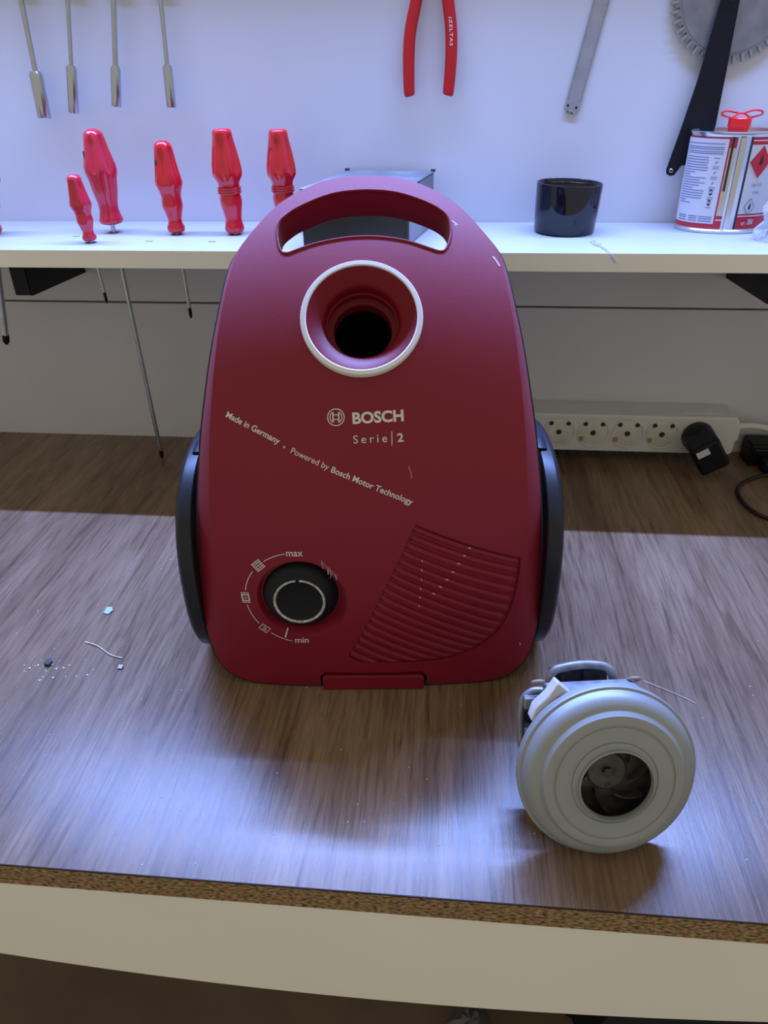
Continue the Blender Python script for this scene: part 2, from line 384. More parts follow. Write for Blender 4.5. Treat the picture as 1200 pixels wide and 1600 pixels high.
for k in range(K):
    for j in range(NT):
        bm.faces.new((gu[k][j], gu[k][j + 1], gu[k + 1][j + 1], gu[k + 1][j])); bm.faces.new((gd[k][j], gd[k + 1][j], gd[k + 1][j + 1], gd[k][j + 1]))
    bm.faces.new((gu[k][0], gu[k + 1][0], gd[k + 1][0], gd[k][0])); bm.faces.new((gu[k][NT], gd[k][NT], gd[k + 1][NT], gu[k + 1][NT]))
for j in range(NT):
    bm.faces.new((gu[0][j], gd[0][j], gd[0][j + 1], gu[0][j + 1])); bm.faces.new((gu[K][j], gu[K][j + 1], gd[K][j + 1], gd[K][j]))
ventcut = mkcut(bm)
bm = bmesh.new(); lathe(bm, [(0, .012), (.0405, .012), (.0370, 0), (.0310, -.0098), (0, -.0098)], 64, frame(*DIAL, .0012)); dialcut = mkcut(bm)
bm = bmesh.new(); prism(bm, [(-.0435, -.02), (-.0435, .009), (-.039, .0140), (.041, .0140), (.0455, .009), (.0455, -.02)], lambda x, s: P(x, s, .01), lambda x, s: P(x, s, -.006)); flapcut = mkcut(bm)
shell.parent = None
boolean(shell, [slotcut(), portcut(.0446, .08), ventcut, dialcut, flapcut]); shell.parent = VAC
# ribs of the vent
for k in range(K):
    bm = bmesh.new(); R = []
    for j in range(NT + 1):
        t = .004 + .992 * j / NT; a = vpt(k, t); b = vpt(k + 1, t); row = []
        sh_ = 1 if 0 < j < NT else .35
        for wq, hh in ((.22, -.0026), (.30, -.0011), (.42, -.0001), (.62, .0002), (.82, -.0003), (.95, -.0014), (1.02, -.0026)):
            row.append(bm.verts.new(surf(a[0] + (b[0] - a[0]) * wq, a[1] + (b[1] - a[1]) * wq, -.0026 + (hh + .0026) * sh_)))
        R.append(row)
    for A, B in zip(R, R[1:]):
        for q in range(6): bm.faces.new((A[q], A[q + 1], B[q + 1], B[q]))
    for A in (R[0], R[-1]): bm.faces.new(A)
    for A, B in zip(R, R[1:]): bm.faces.new((A[0], A[6], B[6], B[0]))
    finish('vent_rib', bm, M['red'], shell, 50)
# lip round the handle opening
bm = bmesh.new(); tube(bm, [surf(x, s, -.0004) for x, s in slot], .0013, 8, True); finish('grip_lip', bm, M['red_gloss'], shell, 60)
# dark seam trim behind the shell
bm = bmesh.new(); R = []
for k in range(NL):
    x, s, d = rim[k]; q = .0011; nx = x / .137; ns = (s - .2) / .25; l = math.hypot(nx, ns) or 1; ox, os_ = q * nx / l, q * ns / l
    z = .006 if s > .02 else .002
    R.append([bm.verts.new(P(x + ox, s + os_, -d)), bm.verts.new(P(x + ox, s + os_, -d - z)), bm.verts.new(P(x * .95, .2 + (s - .2) * .97, -d - z)), bm.verts.new(P(x * .95, .2 + (s - .2) * .97, -d - .0003))])
for k in range(NL):
    A, B = R[k], R[(k + 1) % NL]
    for q in range(4): bm.faces.new((A[q], A[(q + 1) % 4], B[(q + 1) % 4], B[q]))
finish('seam_trim', bm, M['charcoal'], VAC, 40)
# lower body
bm = bmesh.new(); R = []
for hi, (h, sc) in enumerate(((-.024, .93), (-.05, .95), (-.09, .93), (-.125, .86), (-.14, .74))):
    row = []
    for k in range(NL):
        x, s, d = rim[k]; s2 = min(s, .352); s2 = .18 + (s2 - .18) * (1 if hi < 2 else sc + .05)
        p = P(x * sc, max(s2, .004), h); p.z = max(p.z, .006); row.append(bm.verts.new(p))
    R.append(row)
for A, B in zip(R, R[1:]):
    for k in range(NL): bm.faces.new((A[k], A[(k + 1) % NL], B[(k + 1) % NL], B[k]))
bm.faces.new(R[0]); bm.faces.new(R[-1]); bmesh.ops.triangulate(bm, faces=[f for f in bm.faces if len(f.verts) > 4])
body = finish('lower_body', bm, M['charcoal'], None, 40)
boolean(body, [slotcut(), portcut(.0448, .075)]); body.parent = VAC
# wheels
def squircle(th, n=2.5): return 1 / (abs(math.cos(th)) ** n + abs(math.sin(th)) ** n) ** (1 / n)
WY, WZ = .1095, .0885
for sd in (-1, 1):
    Mx = Matrix.Translation((0, WY, WZ)) @ Matrix.Rotation(sd * PI / 2, 4, 'Y')
    bm = bmesh.new()
    lathe(bm, [(0, .1372), (.088, .1372), (.0930, .1376), (.0938, .1384), (.0938, .1465), (.0930, .1482), (.0895, .1510), (.0870, .1516), (.0700, .1525), (.0400, .1538), (0, .1542)], 96, Mx, lambda th, i: squircle(th))
    for v in bm.verts: v.co.z = max(v.co.z, .0006)
    wh = finish('wheel', bm, M['charcoal'], VAC, 30); tag(wh, 'charcoal wheel disc')
    bm = bmesh.new(); lathe(bm, [(.0560, .1524), (.0570, .1536), (.0590, .1536), (.0600, .1522)], 72, Mx); finish('hub_ring', bm, M['black'], wh, 40)
    bm = bmesh.new(); R = []
    for a in range(9):
        th = math.radians(74 + a * 6); cy, cz = math.cos(th), math.sin(th); g_ = squircle(th); tp = math.sin(PI * (a + .6) / 9.2)
        R.append([bm.verts.new((sd * xx, WY - rr * g_ * cy, WZ + rr * g_ * cz)) for xx, rr in ((.126, .0946), (.1440, .0946), (.1430, .0950 + .002 * tp), (.1370, .0950 + .005 * tp), (.126, .0950 + .006 * tp))])
    for A, B in zip(R, R[1:]):
        for q in range(5): bm.faces.new((A[q], A[(q + 1) % 5], B[(q + 1) % 5], B[q]))
    bm.faces.new(R[0]); bm.faces.new(R[-1]); finish('wheel_arch', bm, M['charcoal'], VAC, 40)
# hose port
F = frame(*PORT, -.0002)
bm = bmesh.new(); lathe(bm, [(.0403, -.003), (.0404, .0012), (.0412, .0018), (.0440, .0016), (.0447, .0006), (.0447, -.006), (.0403, -.006)], 72, F, closed=True); tag(finish('port_ring', bm, M['offwhite'], VAC, 35), 'off white ring round the hose port')
bm = bmesh.new(); lathe(bm, [(.0402, -.0065), (.0402, .0006), (.0392, .0002), (.0300, -.0050), (.0282, -.0068), (.0274, -.0090), (.0272, -.0160), (.0262, -.0165), (.0260, -.0175), (.0270, -.0180), (.0268, -.0240), (.0222, -.0252), (.0218, -.0300), (.0216, -.0560), (.0300, -.0560), (.0300, -.0250)], 72, F)
tag(finish('port_funnel', bm, M['red_gloss'], VAC, 35), 'glossy red funnel of the hose port')
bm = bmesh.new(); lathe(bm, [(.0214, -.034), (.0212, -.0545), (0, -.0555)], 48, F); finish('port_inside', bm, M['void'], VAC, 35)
# power dial
F = frame(*DIAL, .0012)
bm = bmesh.new(); lathe(bm, [(0, -.0096), (.0300, -.0096), (.0298, -.0085), (.0285, -.0060), (.0245, -.0020), (.0212, .0004), (.0200, .0010), (.0186, .0004), (.0150, -.0006), (0, -.0002)], 72, F)
dial = finish('power_dial', bm, mat('dial_black', (.006, .007, .012), .5, spec=.3), VAC, 40); tag(dial, 'black round power dial')
bm = bmesh.new(); n = 60
for a in range(n):
    t0 = PI / 2 + .09 + (2 * PI - .14) * a / n; t1 = PI / 2 + .09 + (2 * PI - .14) * (a + 1) / n
    for r0, h0, r1, h1 in ((.0182, .0008, .0190, .0016), (.0190, .0016, .0203, .0012)):
        q = [bm.verts.new(F @ Vector((r * math.cos(t), r * math.sin(t), h))) for r, h, t in ((r0, h0, t0), (r1, h1, t0), (r1, h1, t1), (r0, h0, t1))]
        bm.faces.new(q)
finish('dial_ring', bm, M['worn'], dial, 40)
# release flap at the foot
bm = bmesh.new(); prism(bm, [(-.0412, -.0038), (-.0412, .0085), (-.0385, .0112), (.0405, .0112), (.0430, .0085), (.0430, -.0038)], lambda x, s: P(x, s, .0012), lambda x, s: P(x, s, -.0056))
tag(finish('release_flap', bm, M['red'], VAC, 35, .0008), 'red release flap at the foot')
bm = bmesh.new(); prism(bm, [(-.046, .001), (-.046, .013), (.048, .013), (.048, .001)], lambda x, s: P(x, s, -.0057), lambda x, s: P(x, s, -.012)); finish('flap_recess', bm, M['void'], VAC, 35)
# printing
def pm(x, s): return surf(x, s, .00022)
def printed(name, bm, m='print'): return finish(name, bm, M[m], shell, None)
bm = bmesh.new(); add_text(bm, 'BOSCH', (-.0100, .2291), (.0269, .2309), .0080, pm, .035); printed('brand_lettering', bm)
bm = bmesh.new(); add_text(bm, 'Serie', (-.0097, .2149), (.0147, .2157), .0060, pm, 0, 1.45); add_line(bm, [(.0181, .2130), (.0181, .2232)], .0006, pm); add_text(bm, '2', (.0222, .2158), (.0267, .2161), .0061, pm, .022); printed('series_lettering', bm)
bm = bmesh.new()
add_text(bm, 'Made in Germany', (-.1036, .2358), (-.0645, .2148), .0046, pm, .02)
add_line(bm, [(-.0609, .2130), (-.0597, .2124)], .0013, pm)
add_text(bm, 'Powered by', (-.0559, .2085), (-.0288, .1957), .0046, pm, .004)
add_text(bm, 'Bosch Motor Technology', (-.0268, .1944), (.0321, .1690), .0046, pm, .018); printed('slogan_lettering', bm)
LC = (-.0221, .2339); lm = lambda x, y: pm(LC[0] + x, LC[1] + y)
bm = bmesh.new()
arc = lambda r, a0, a1, n=24: [(r * math.cos(math.radians(a0 + (a1 - a0) * i / n)), r * math.sin(math.radians(a0 + (a1 - a0) * i / n))) for i in range(n + 1)]
add_line(bm, arc(.0060, 0, 360, 48)[:-1], .0007, lm, True)
for sg in (1, -1):
    add_line(bm, [(sg * x, y) for x, y in arc(.0043, -52, 52)], .0006, lm)
    add_line(bm, [(sg * .0021, -.0036), (sg * .0021, .0036)], .0010, lm)
    add_line(bm, [(-.0021, sg * .0016), (.0021, sg * .0016)], .0006, lm)
    add_line(bm, [(sg * .0018, .0034), (sg * .0029, .0034)], .0006, lm); add_line(bm, [(sg * .0018, -.0034), (sg * .0029, -.0034)], .0006, lm)
printed('round_emblem', bm)
DM = lambda x, y: pm(-.0560 + x, .0882 + y)
bm = bmesh.new()
for a0, a1 in ((101, 126), (144, 171), (190, 217), (234, 259)): add_line(bm, arc(.0422, a0, a1), .0006, DM)
add_text(bm, 'max', (-.0628, .1277), (-.0500, .1282), .0060, pm, .008); add_text(bm, 'min', (-.0615, .0452), (-.0503, .0460), .0060, pm, .008)
def sq(a, r, rot, fn):
    c = (r * math.cos(math.radians(a)), r * math.sin(math.radians(a))); cr, sr = math.cos(math.radians(rot)), math.sin(math.radians(rot))
    fn(lambda u, v: DM(c[0] + cr * u - sr * v, c[1] + sr * u + cr * v))
def icon1(m_):
    q = .0037; add_line(bm, [(-q, -q), (q, -q), (q, q), (-q, q)], .0010, m_, True)
    for i in range(-1, 2):
        for j in range(-1, 2): add_poly(bm, [(i * .0021 - .0007, j * .0021 - .0007), (i * .0021 + .0007, j * .0021 - .0007), (i * .0021 + .0007, j * .0021 + .0007), (i * .0021 - .0007, j * .0021 + .0007)], m_)
def icon2(m_):
    add_line(bm, [(-.0034, .0046), (.0034, .0046)], .0007, m_); add_line(bm, [(-.0034, -.0046), (.0034, -.0046)], .0007, m_)
    add_line(bm, [(-.0027, -.0029), (.0027, -.0029), (.0027, .0029), (-.0027, .0029)], .0016, m_, True); add_line(bm, [(0, -.0013), (.0013, 0), (0, .0013), (-.0013, 0)], .0005, m_, True)
def icon3(m_):
    q = .0036; add_line(bm, [(-q, -q * .8), (q, -q * .8), (q, q * .8), (-q, q * .8)], .0008, m_, True); add_line(bm, [(-.0018, .0010), (0, .0012), (.0018, -.0012)], .0008, m_); add_line(bm, [(-.001, -.0012), (.0010, -.0012)], .0008, m_)
sq(134, .0422, 40, icon1); sq(180.5, .0422, 3, icon2); sq(225.5, .0422, -38, icon3)
printed('dial_scale', bm)
bm = bmesh.new(); add_line(bm, [(-.0120, -.0305), (-.0137, -.0348)], .0011, lambda x, y: F @ Vector((x, y, .0006 - max(0, .0370 - math.hypot(x, y)) / .0060 * .0098))); printed('dial_tick', bm)
# scuffs worn into the shell
bm = bmesh.new()
add_line(bm, [(.0957, .3615), (.0980, .3580), (.1005, .3530)], .0016, lambda x, s: surf(x, s, .0002)); add_line(bm, [(.0657, .3924), (.0700, .3884)], .0012, pm); add_line(bm, [(.0672, .3890), (.0690, .3868)], .0008, pm)
for i in range(12):
    x = -.036 + i * .0010; s = .1250 - i * .0012; add_line(bm, [(x, s), (x + random.uniform(-.001, .002), s - random.uniform(.003, .008))], random.uniform(.0002, .0005), pm)
for k in range(7):
    x, s = vpt(k, .49 - .027 * k); x2, s2 = vpt(k, .515 - .027 * k); add_line(bm, [(x, s - .0030), (x2, s2 - .0030)], .0009, lambda x, s: surf(x, s, .0005))
for k in range(3, 9):
    x, s = vpt(k, .15 + .026 * (k - 3)); add_line(bm, [(x, s - .0028), (x + .0006, s - .0045)], .0007, lambda x, s: surf(x, s, .0005))
add_line(bm, [(.030, .1980), (.0318, .1930), (.0322, .1890)], .0004, pm); add_line(bm, [(.122, .036), (.1228, .033)], .0008, lambda x, s: P(x, s, -.0110))
tag(printed('scuff_marks', bm, 'scuff'), kind='stuff')

# ------------------------------------------------------------------ vacuum motor
az, el = .1412, .3604
A3 = Vector((math.sin(az) * math.cos(el), -math.cos(az) * math.cos(el), math.sin(el))); U3 = Vector((math.cos(az), math.sin(az), 0)); V3 = A3.cross(U3)
mc = Vector((.1133, .3162, .0616))
MOT = thing('vacuum_motor', (mc.x, mc.y + .02, 0), 'loose grey metal vacuum motor lying on the bench before the vacuum cleaner', 'motor')
off = mc - Vector(MOT.location)
FM = Matrix(((U3.x, V3.x, A3.x, off.x), (U3.y, V3.y, A3.y, off.y), (U3.z, V3.z, A3.z, off.z), (0, 0, 0, 1)))
def mp(u, v, t): return FM @ Vector((u, v, t))
bm = bmesh.new()
lathe(bm, [(.0250, -.0080), (.0229, -.0042), (.0229, -.0010), (.0234, 0), (.0241, -.0003), (.0243, -.0030), (.0255, -.0046), (.0270, -.0050), (.0272, -.0056), (.0278, -.0056), (.0280, -.0050), (.0375, -.0050), (.0379, -.0056), (.0387, -.0056), (.0392, -.0048), (.0430, -.0046), (.0450, -.0052), (.0462, -.0068), (.0474, -.0082), (.0500, -.0090), (.0528, -.0104), (.0552, -.0132), (.0562, -.0170), (.0568, -.0184), (.0584, -.0188), (.0588, -.0200), (.0588, -.0215), (.0580, -.0222), (.0579, -.0236), (.0583, -.0242), (.0583, -.0262), (.0572, -.0268), (.0400, -.0272), (.0400, -.0255), (.0550, -.0255), (.0550, -.0190)], 96, FM)
cov = finish('fan_cover', bm, M['zinc'], MOT, 28); tag(cov, 'pale grey stepped metal fan cover')
bm = bmesh.new(); lathe(bm, [(.0120, -.0195), (.0128, -.0200), (.0134, -.0212), (.0285, -.0240), (.0545, -.0245), (.0545, -.0252), (0, -.0254)], 64, FM); lathe(bm, [(0, -.0195), (.0120, -.0195)], 64, FM)
imp = finish('impeller', bm, M['impeller'], MOT, 30); tag(imp, 'dark dusty impeller seen through the intake')
bm = bmesh.new(); lathe(bm, [(0, -.0165), (.0024, -.0165), (.0034, -.0168), (.0034, -.0195)], 6, FM); finish('nut', bm, M['core'], imp, 30)
bm = bmesh.new(); lathe(bm, [(0, -.0190), (.0012, -.0190), (.0018, -.0194)], 16, FM @ Matrix.Translation((.0005, -.0092, 0))); finish('rivet', bm, M['core'], imp, 30)
for k in range(7):
    a0 = 2 * PI * k / 7 + .5; bm = bmesh.new(); R = []
    for j in range(7):
        r = .0145 + j * .0022; a = a0 + j * .11
        R.append([bm.verts.new(mp((r + d) * math.cos(a) , (r) * math.sin(a) + d, t)) for d, t in ((-.0005, -.0245), (.0005, -.0245), (.0005, -.0150), (-.0005, -.0150))])
    for A, B in zip(R, R[1:]):
        for q in range(4): bm.faces.new((A[q], A[(q + 1) % 4], B[(q + 1) % 4], B[q]))
    bm.faces.new(R[0]); bm.faces.new(R[-1]); finish('blade', bm, M['impeller'], imp, 30)
def mbox(name, u0, u1, v0, v1, t0, t1, m, parent=MOT, bev=.001):
    bm = bmesh.new(); vs = box(bm, u0, u1, v0, v1, t0, t1)
    for v in vs: v.co = FM @ v.co
    return finish(name, bm, m, parent, 35, bev)
# rear end: laminated core, end frame with loops, brush block, clips
for k in range(9): mbox('lamination', -.034, .030, -.030, .036, -.0610 + k * .0034, -.0610 + k * .0034 + .0028, M['core'], bev=0)
mbox('end_frame', -.0335, .0290, .0370, .0475, -.0560, -.0275, M['alu'], bev=.002)
mbox('end_frame', -.0335, .0290, -.0350, -.0310, -.0760, -.0310, M['alu'], bev=.0015)
bm = bmesh.new(); tube(bm, [mp(u, v, -.064) for u, v in smoothline([(-.0263, .0400), (-.0260, .0470), (-.0225, .0520), (-.0150, .0540), (-.003, .0552), (.0090, .0540), (.0150, .0515), (.0172, .0480), (.0200, .0400)], 5)], .0030, 10); finish('top_loop', bm, M['alu'], MOT, 60)
mbox('loop_backing', -.024, .018, .030, .050, -.0760, -.0735, M['core'])
for u in (-.016, 0.0): mbox('cooling_fin', u, u + .002, .034, .050, -.0735, -.0700, M['core'], bev=0)
bm = bmesh.new(); tube(bm, [mp(u, v, -.058) for u, v in smoothline([(-.0330, .0400), (-.0400, .0400), (-.0462, .0345), (-.0480, .0250), (-.0478, .0120), (-.0470, .0000), (-.0420, -.010), (-.034, -.014)], 5)], .0026, 10); finish('side_loop', bm, M['alu'], MOT, 60)
bm = bmesh.new(); tube(bm, [mp(-.0390 + .0082 * math.cos(a), .0215 + .0082 * math.sin(a), -.060) for a in [2 * PI * k / 28 for k in range(28)]], .0022, 10, True); finish('brush_ring', bm, M['alu'], MOT, 60)
bm = bmesh.new(); lathe(bm, [(0, -.004), (.0070, -.004), (.0070, -.012), (0, -.012)], 24, FM @ Matrix.Translation((-.0390, .0215, -.056))); finish('brush_cap', bm, M['core'], MOT, 40)
mbox('brush_holder', -.0470, -.0300, .0300, .0385, -.0600, -.0500, M['alu'])
bm = bmesh.new()
prism(bm, [(-.0480, .0330), (-.0400, .0320), (-.0200, .0490), (-.0305, .0590), (-.0365, .0500), (-.0450, .0420)], lambda u, v: mp(u, v, -.0275), lambda u, v: mp(u, v, -.0390)); tag(finish('terminal_block', bm, M['cream'], MOT, 30, .001), 'cream plastic terminal block')
for u, v in ((-.0375, .0490), (.0285, .0480)):
    bm = bmesh.new(); tube(bm, [mp(u + .0034 * math.cos(a), v + .0020 * math.sin(a), -.052 + .003 * math.sin(a)) for a in [2 * PI * k / 20 for k in range(20)]], .0014, 8, True); finish('clip', bm, M['tan'], MOT, 60)
bm = bmesh.new(); lathe(bm, [(0, -.086), (.0120, -.086), (.0140, -.084), (.0140, -.0740), (.030, -.0735), (.032, -.072), (.032, -.060), (0, -.060)], 40, FM); finish('bearing_cup', bm, M['alu'], MOT, 30)

# ------------------------------------------------------------------ screwdrivers standing in the shelf
def driver(kind, loc, top, lean, prof, length, rmax, shaft_r, tip_z, label, m, rings=False, clear=.002, facet=.15, hole=None):
    x, y = loc; t = thing('screwdriver', (x, y, SHELF_Z), label, 'screwdriver', 'screwdrivers standing in the shelf')
    t.rotation_euler = (0, math.atan2(top[0] - x, top[1] - SHELF_Z), 0)
    base = clear; pr = []
    for f_, r in prof: pr.append((r * rmax, base + length * (1 - f_)))
    rows_f = [f_ for f_, r in prof]
    def rf(th, i): return 1 - (facet * (1 - math.cos(6 * th)) / 2 * 1.6 if .08 < rows_f[i] < .44 else facet * .5 * (1 - math.cos(6 * th)) / 2 if .44 <= rows_f[i] < .92 else 0)
    bm = bmesh.new(); lathe(bm, pr, 48, None, rf); h = finish('handle', bm, m, t, 50)
    if rings:
        for k in range(3):
            bm = bmesh.new(); zz = base + length * (1 - .555 - .022 * k); rr = rmax * .735
            tube(bm, [(rr * math.cos(a), rr * math.sin(a), zz) for a in [2 * PI * q / 32 for q in range(32)]], .0010, 6, True); finish('grip_ring', bm, m, h, 60)
    bm = bmesh.new(); L = SHELF_Z - tip_z
    lathe(bm, [(0, base + .01), (shaft_r, base + .01), (shaft_r, -L + .012), (shaft_r, -L + .0115)], 16); finish('shaft', bm, M['steel'], t, 40)
    bm = bmesh.new(); lathe(bm, [(shaft_r * 1.02, -L + .0125), (shaft_r * 1.02, -L + .004), (shaft_r * .45, -L), (0, -L)], 12); finish('tip', bm, M['blackmetal'], t, 40)
    if hole:
        z, r, a = hole; bm = bmesh.new(); lathe(bm, [(0, -.0012), (.0020, -.0008), (.0024, 0), (.0020, .0008), (0, .0010)], 20, Matrix.Translation((r * math.sin(a), -r * math.cos(a), z)) @ Matrix.Rotation(a, 4, 'Z') @ Matrix.Rotation(PI / 2, 4, 'X') @ Matrix.Diagonal((.8, 1.9, 1, 1))); finish('hang_hole', bm, M['hole'], h, 50)
    return t
PB = [(0, 0), (.006, .22), (.025, .43), (.06, .57), (.11, .65), (.2, .74), (.30, .88), (.38, .99), (.42, 1.0), (.45, .96), (.52, .86), (.6, .80), (.68, .72), (.76, .62), (.84, .60), (.91, .68), (.95, .72), (.975, .70), (.99, .6), (1, .42), (1, 0)]
PS = [(0, 0), (.006, .30), (.03, .52), (.07, .63), (.12, .69), (.22, .78), (.34, .90), (.44, 1.0), (.47, .97), (.53, .82), (.60, .72), (.66, .76), (.70, .77), (.76, .66), (.84, .52), (.89, .52), (.93, .63), (.96, .64), (.985, .58), (1, .4), (1, 0)]
PC = [(0, 0), (.004, .50), (.02, .60), (.05, .63), (.10, .68), (.22, .84), (.34, .97), (.40, 1.0), (.44, .96), (.50, .74), (.55, .68), (.62, .68), (.66, .74), (.70, .74), (.78, .64), (.86, .56), (.91, .60), (.95, .66), (.975, .62), (1, .5), (1, 0)]
driver('big', DRIVERS['big'], (-.3888, .3946), 0, PB, .0965, .0185, .0026, .001, 'large pinkish red screwdriver whose long shaft reaches down to the bench', M['acetate2'], clear=.009, hole=(.0800, .0135, -1.25))
driver('small', DRIVERS['small'], (-.3930, .3546), 0, PS, .0655, .0118, .0016, .2239, 'smallest red screwdriver, at the shelf front beside the long one', M['acetate2'])
driver('third', DRIVERS['third'], (-.3107, .3815), 0, PS, .0925, .0152, .0020, .1944, 'plain red screwdriver standing third from the left with rounded top', M['acetate'], hole=(.0735, .0113, -.62))
driver('fourth', DRIVERS['fourth'], (-.2456, .3918), 0, PC, .1030, .0165, .0030, .17, 'red screwdriver with ringed neck and flat top left of the vacuum handle', M['acetate'], True)
driver('fifth', DRIVERS['fifth'], (-.1895, .3903), 0, PC, .1010, .0162, .0030, .17, 'red screwdriver with hang hole half hidden behind the vacuum handle', M['acetate'], True, hole=(.0830, .0118, -.60))
driver('edge', DRIVERS['edge'], (-.508, .386), 0, PC, .1000, .0165, .0040, .158, 'thick screwdriver shaft with black tip under the shelf at the left edge', M['acetate'])

# ------------------------------------------------------------------ nut drivers hanging on the wall
def nut_driver(top, neck, end, rs, rk, label):
    y = WALL_Y - .016
    t = thing('nut_driver', (end[0], y, end[1]), label, 'nut driver', 'nut drivers hanging on the wall')
    L = math.hypot(top[0] - end[0], top[1] - end[1]); LN = math.hypot(neck[0] - end[0], neck[1] - end[1])
    t.rotation_euler = (0, math.atan2(top[0] - end[0], top[1] - end[1]), 0)
    bm = bmesh.new(); lathe(bm, [(rs, LN), (rs, L + .055), (0, L + .055)], 16); finish('shaft', bm, M['steel'], t, 40)
    bm = bmesh.new(); lathe(bm, [(rs * 1.05, LN + .0030), (rk * .72, LN + .0028), (rk * .98, LN - .0005), (rk, LN - .0012), (rk, .0008), (rk * .94, 0), (rk * .75, 0), (rk * .72, .006), (0, .006)], 24); finish('socket', bm, M['chrome'], t, 30)
    bm = bmesh.new(); z0 = L + .05; lathe(bm, [(0, z0), (.008, z0), (.009, z0 + .01), (.007, z0 + .03), (.0125, z0 + .05), (.0105, z0 + .09), (.006, z0 + .1), (0, z0 + .1)], 24); finish('handle', bm, M['acetate'], t, 40)
    bm = bmesh.new(); box(bm, -.012, .012, .004, .016, L + .022, L + .030); finish('wall_clip', bm, M['blackmetal'], t)
nut_driver((-.4627, .511), (-.4647, .4441), (-.4657, .4014), .0028, .0072, 'leftmost hanging nut driver with the widest tilted chrome socket')
nut_driver((-.4120, .510), (-.4220, .449), (-.4302, .4062), .0022, .0056, 'second hanging nut driver from the left with tapered socket collar')
nut_driver((-.3625, .509), (-.3739, .4484), (-.3794, .412), .0027, .0053, 'third hanging nut driver from the left with thick shaft')
nut_driver((-.3121, .508), (-.3155, .4483), (-.3169, .4108), .0023, .0052, 'rightmost hanging nut driver above the middle screwdrivers')

# ------------------------------------------------------------------ pliers
pl = thing('pliers', (-.033, WALL_Y - .012, .42), 'pliers with red dipped handles hanging open on the wall', 'pliers')
hl = [(-.0075, .140), (-.0095, .110), (-.0140, .084), (-.0195, .060), (-.0215, .040), (-.0215, .018), (-.0210, .004), (-.0200, -.0015)]
hr = [(.0110, .140), (.0130, .110), (.0178, .084), (.0215, .062), (.0228, .042), (.0222, .020), (.0210, .004), (.0200, -.001)]
for pts in (hl, hr):
    q = smoothline(pts, 5); n = len(q); bm = bmesh.new()
    rr = [.0056 + .0007 * math.sin(PI * i / n) for i in range(n)]; rr[-1] = .0034; rr[-2] = .0048; rr[-3] = .0054
    tube(bm, [(x, 0, z) for x, z in q], rr, 14, False, .8, (1, 0, 0)); finish('handle', bm, M['redgrip'], pl, 60)
bm = bmesh.new(); lathe(bm, [(0, -.006), (.013, -.006), (.014, -.004), (.014, .004), (0, .006)], 28, Matrix.Translation((.001, 0, .152)) @ Matrix.Rotation(PI / 2, 4, 'X')); finish('pivot', bm, M['steel'], pl, 40)
for sg in (-1, 1):
    bm = bmesh.new(); prism(bm, [(.0008 * sg + .001, .150), (sg * .012 + .001, .155), (sg * .012 + .001, .180), (sg * .004 + .001, .205), (sg * .0008 + .001, .205)], lambda x, z: (x, -.005, z), lambda x, z: (x, .005, z)); finish('jaw', bm, M['steel'], pl, 30)
def plmap(a, b): # text runs down the right handle
    t = (.085 - a) / .06; q = smoothline(hr, 5); best = min(q, key=lambda p: abs(p[1] - a)); return (best[0] + .0004 + b, -.0052, a)
bm = bmesh.new(); vs, fs = text_mesh('IZELTAS', .01, 1.15); xm = max(v[0] for v in vs)
V = [bm.verts.new(plmap(.0690 - x / xm * .0250, -.0004 + (y - .35) * .0042)) for x, y in vs]
for f_ in fs:
    try: bm.faces.new([V[i] for i in f_])
    except ValueError: pass
finish('handle_print', bm, M['print'], pl, None)
bm = bmesh.new(); box(bm, -.0025 + .001, .0025 + .001, .006, .012, .158, .163); finish('hook', bm, M['steel'], pl)

# ------------------------------------------------------------------ steel ruler
rl = thing('steel_ruler', (.1203, WALL_Y - .0022, .4016), 'thin steel ruler hanging at a slant on the wall', 'ruler', rot=(0, math.radians(10.9), 0))
bm = bmesh.new(); pr_ = [(-.0077, .0005), (-.0045, .0000), (-.0040, .0012), (-.0015, -.0012), (.0005, .0004), (.0030, -.0008), (.0073, -.0006), (.0077, .003), (.0077, .305), (-.0077, .305)]
prism(bm, pr_, lambda x, z: (x, -.0006, z), lambda x, z: (x, .0006, z)); blade = finish('blade', bm, mat('ruler_steel', (.36, .37, .40), .42, metal=.55, noise=.12, nscale=40), rl, 30)
for x, z in ((-.0050, .0058), (.0042, .0052), (0, .297)):
    bm = bmesh.new(); lathe(bm, [(0, .0001), (.0011, .0001), (.0011, -.0008), (0, -.0008)], 14, Matrix.Translation((x, -.0010, z)) @ Matrix.Rotation(PI / 2, 4, 'X')); finish('hole', bm, M['void'], blade, 40)
bm = bmesh.new()
for i in range(150):
    z = .012 + i * .0019; L = .0028 if i % 5 == 0 else .0016; add_line(bm, [(.0076, z), (.0076 - L, z)], .00022, lambda x, z: (x, -.00075, z)); add_line(bm, [(-.0076, z), (-.0076 + L, z)], .00022, lambda x, z: (x, -.00075, z))
finish('graduations', bm, M['canblack'], blade, None)

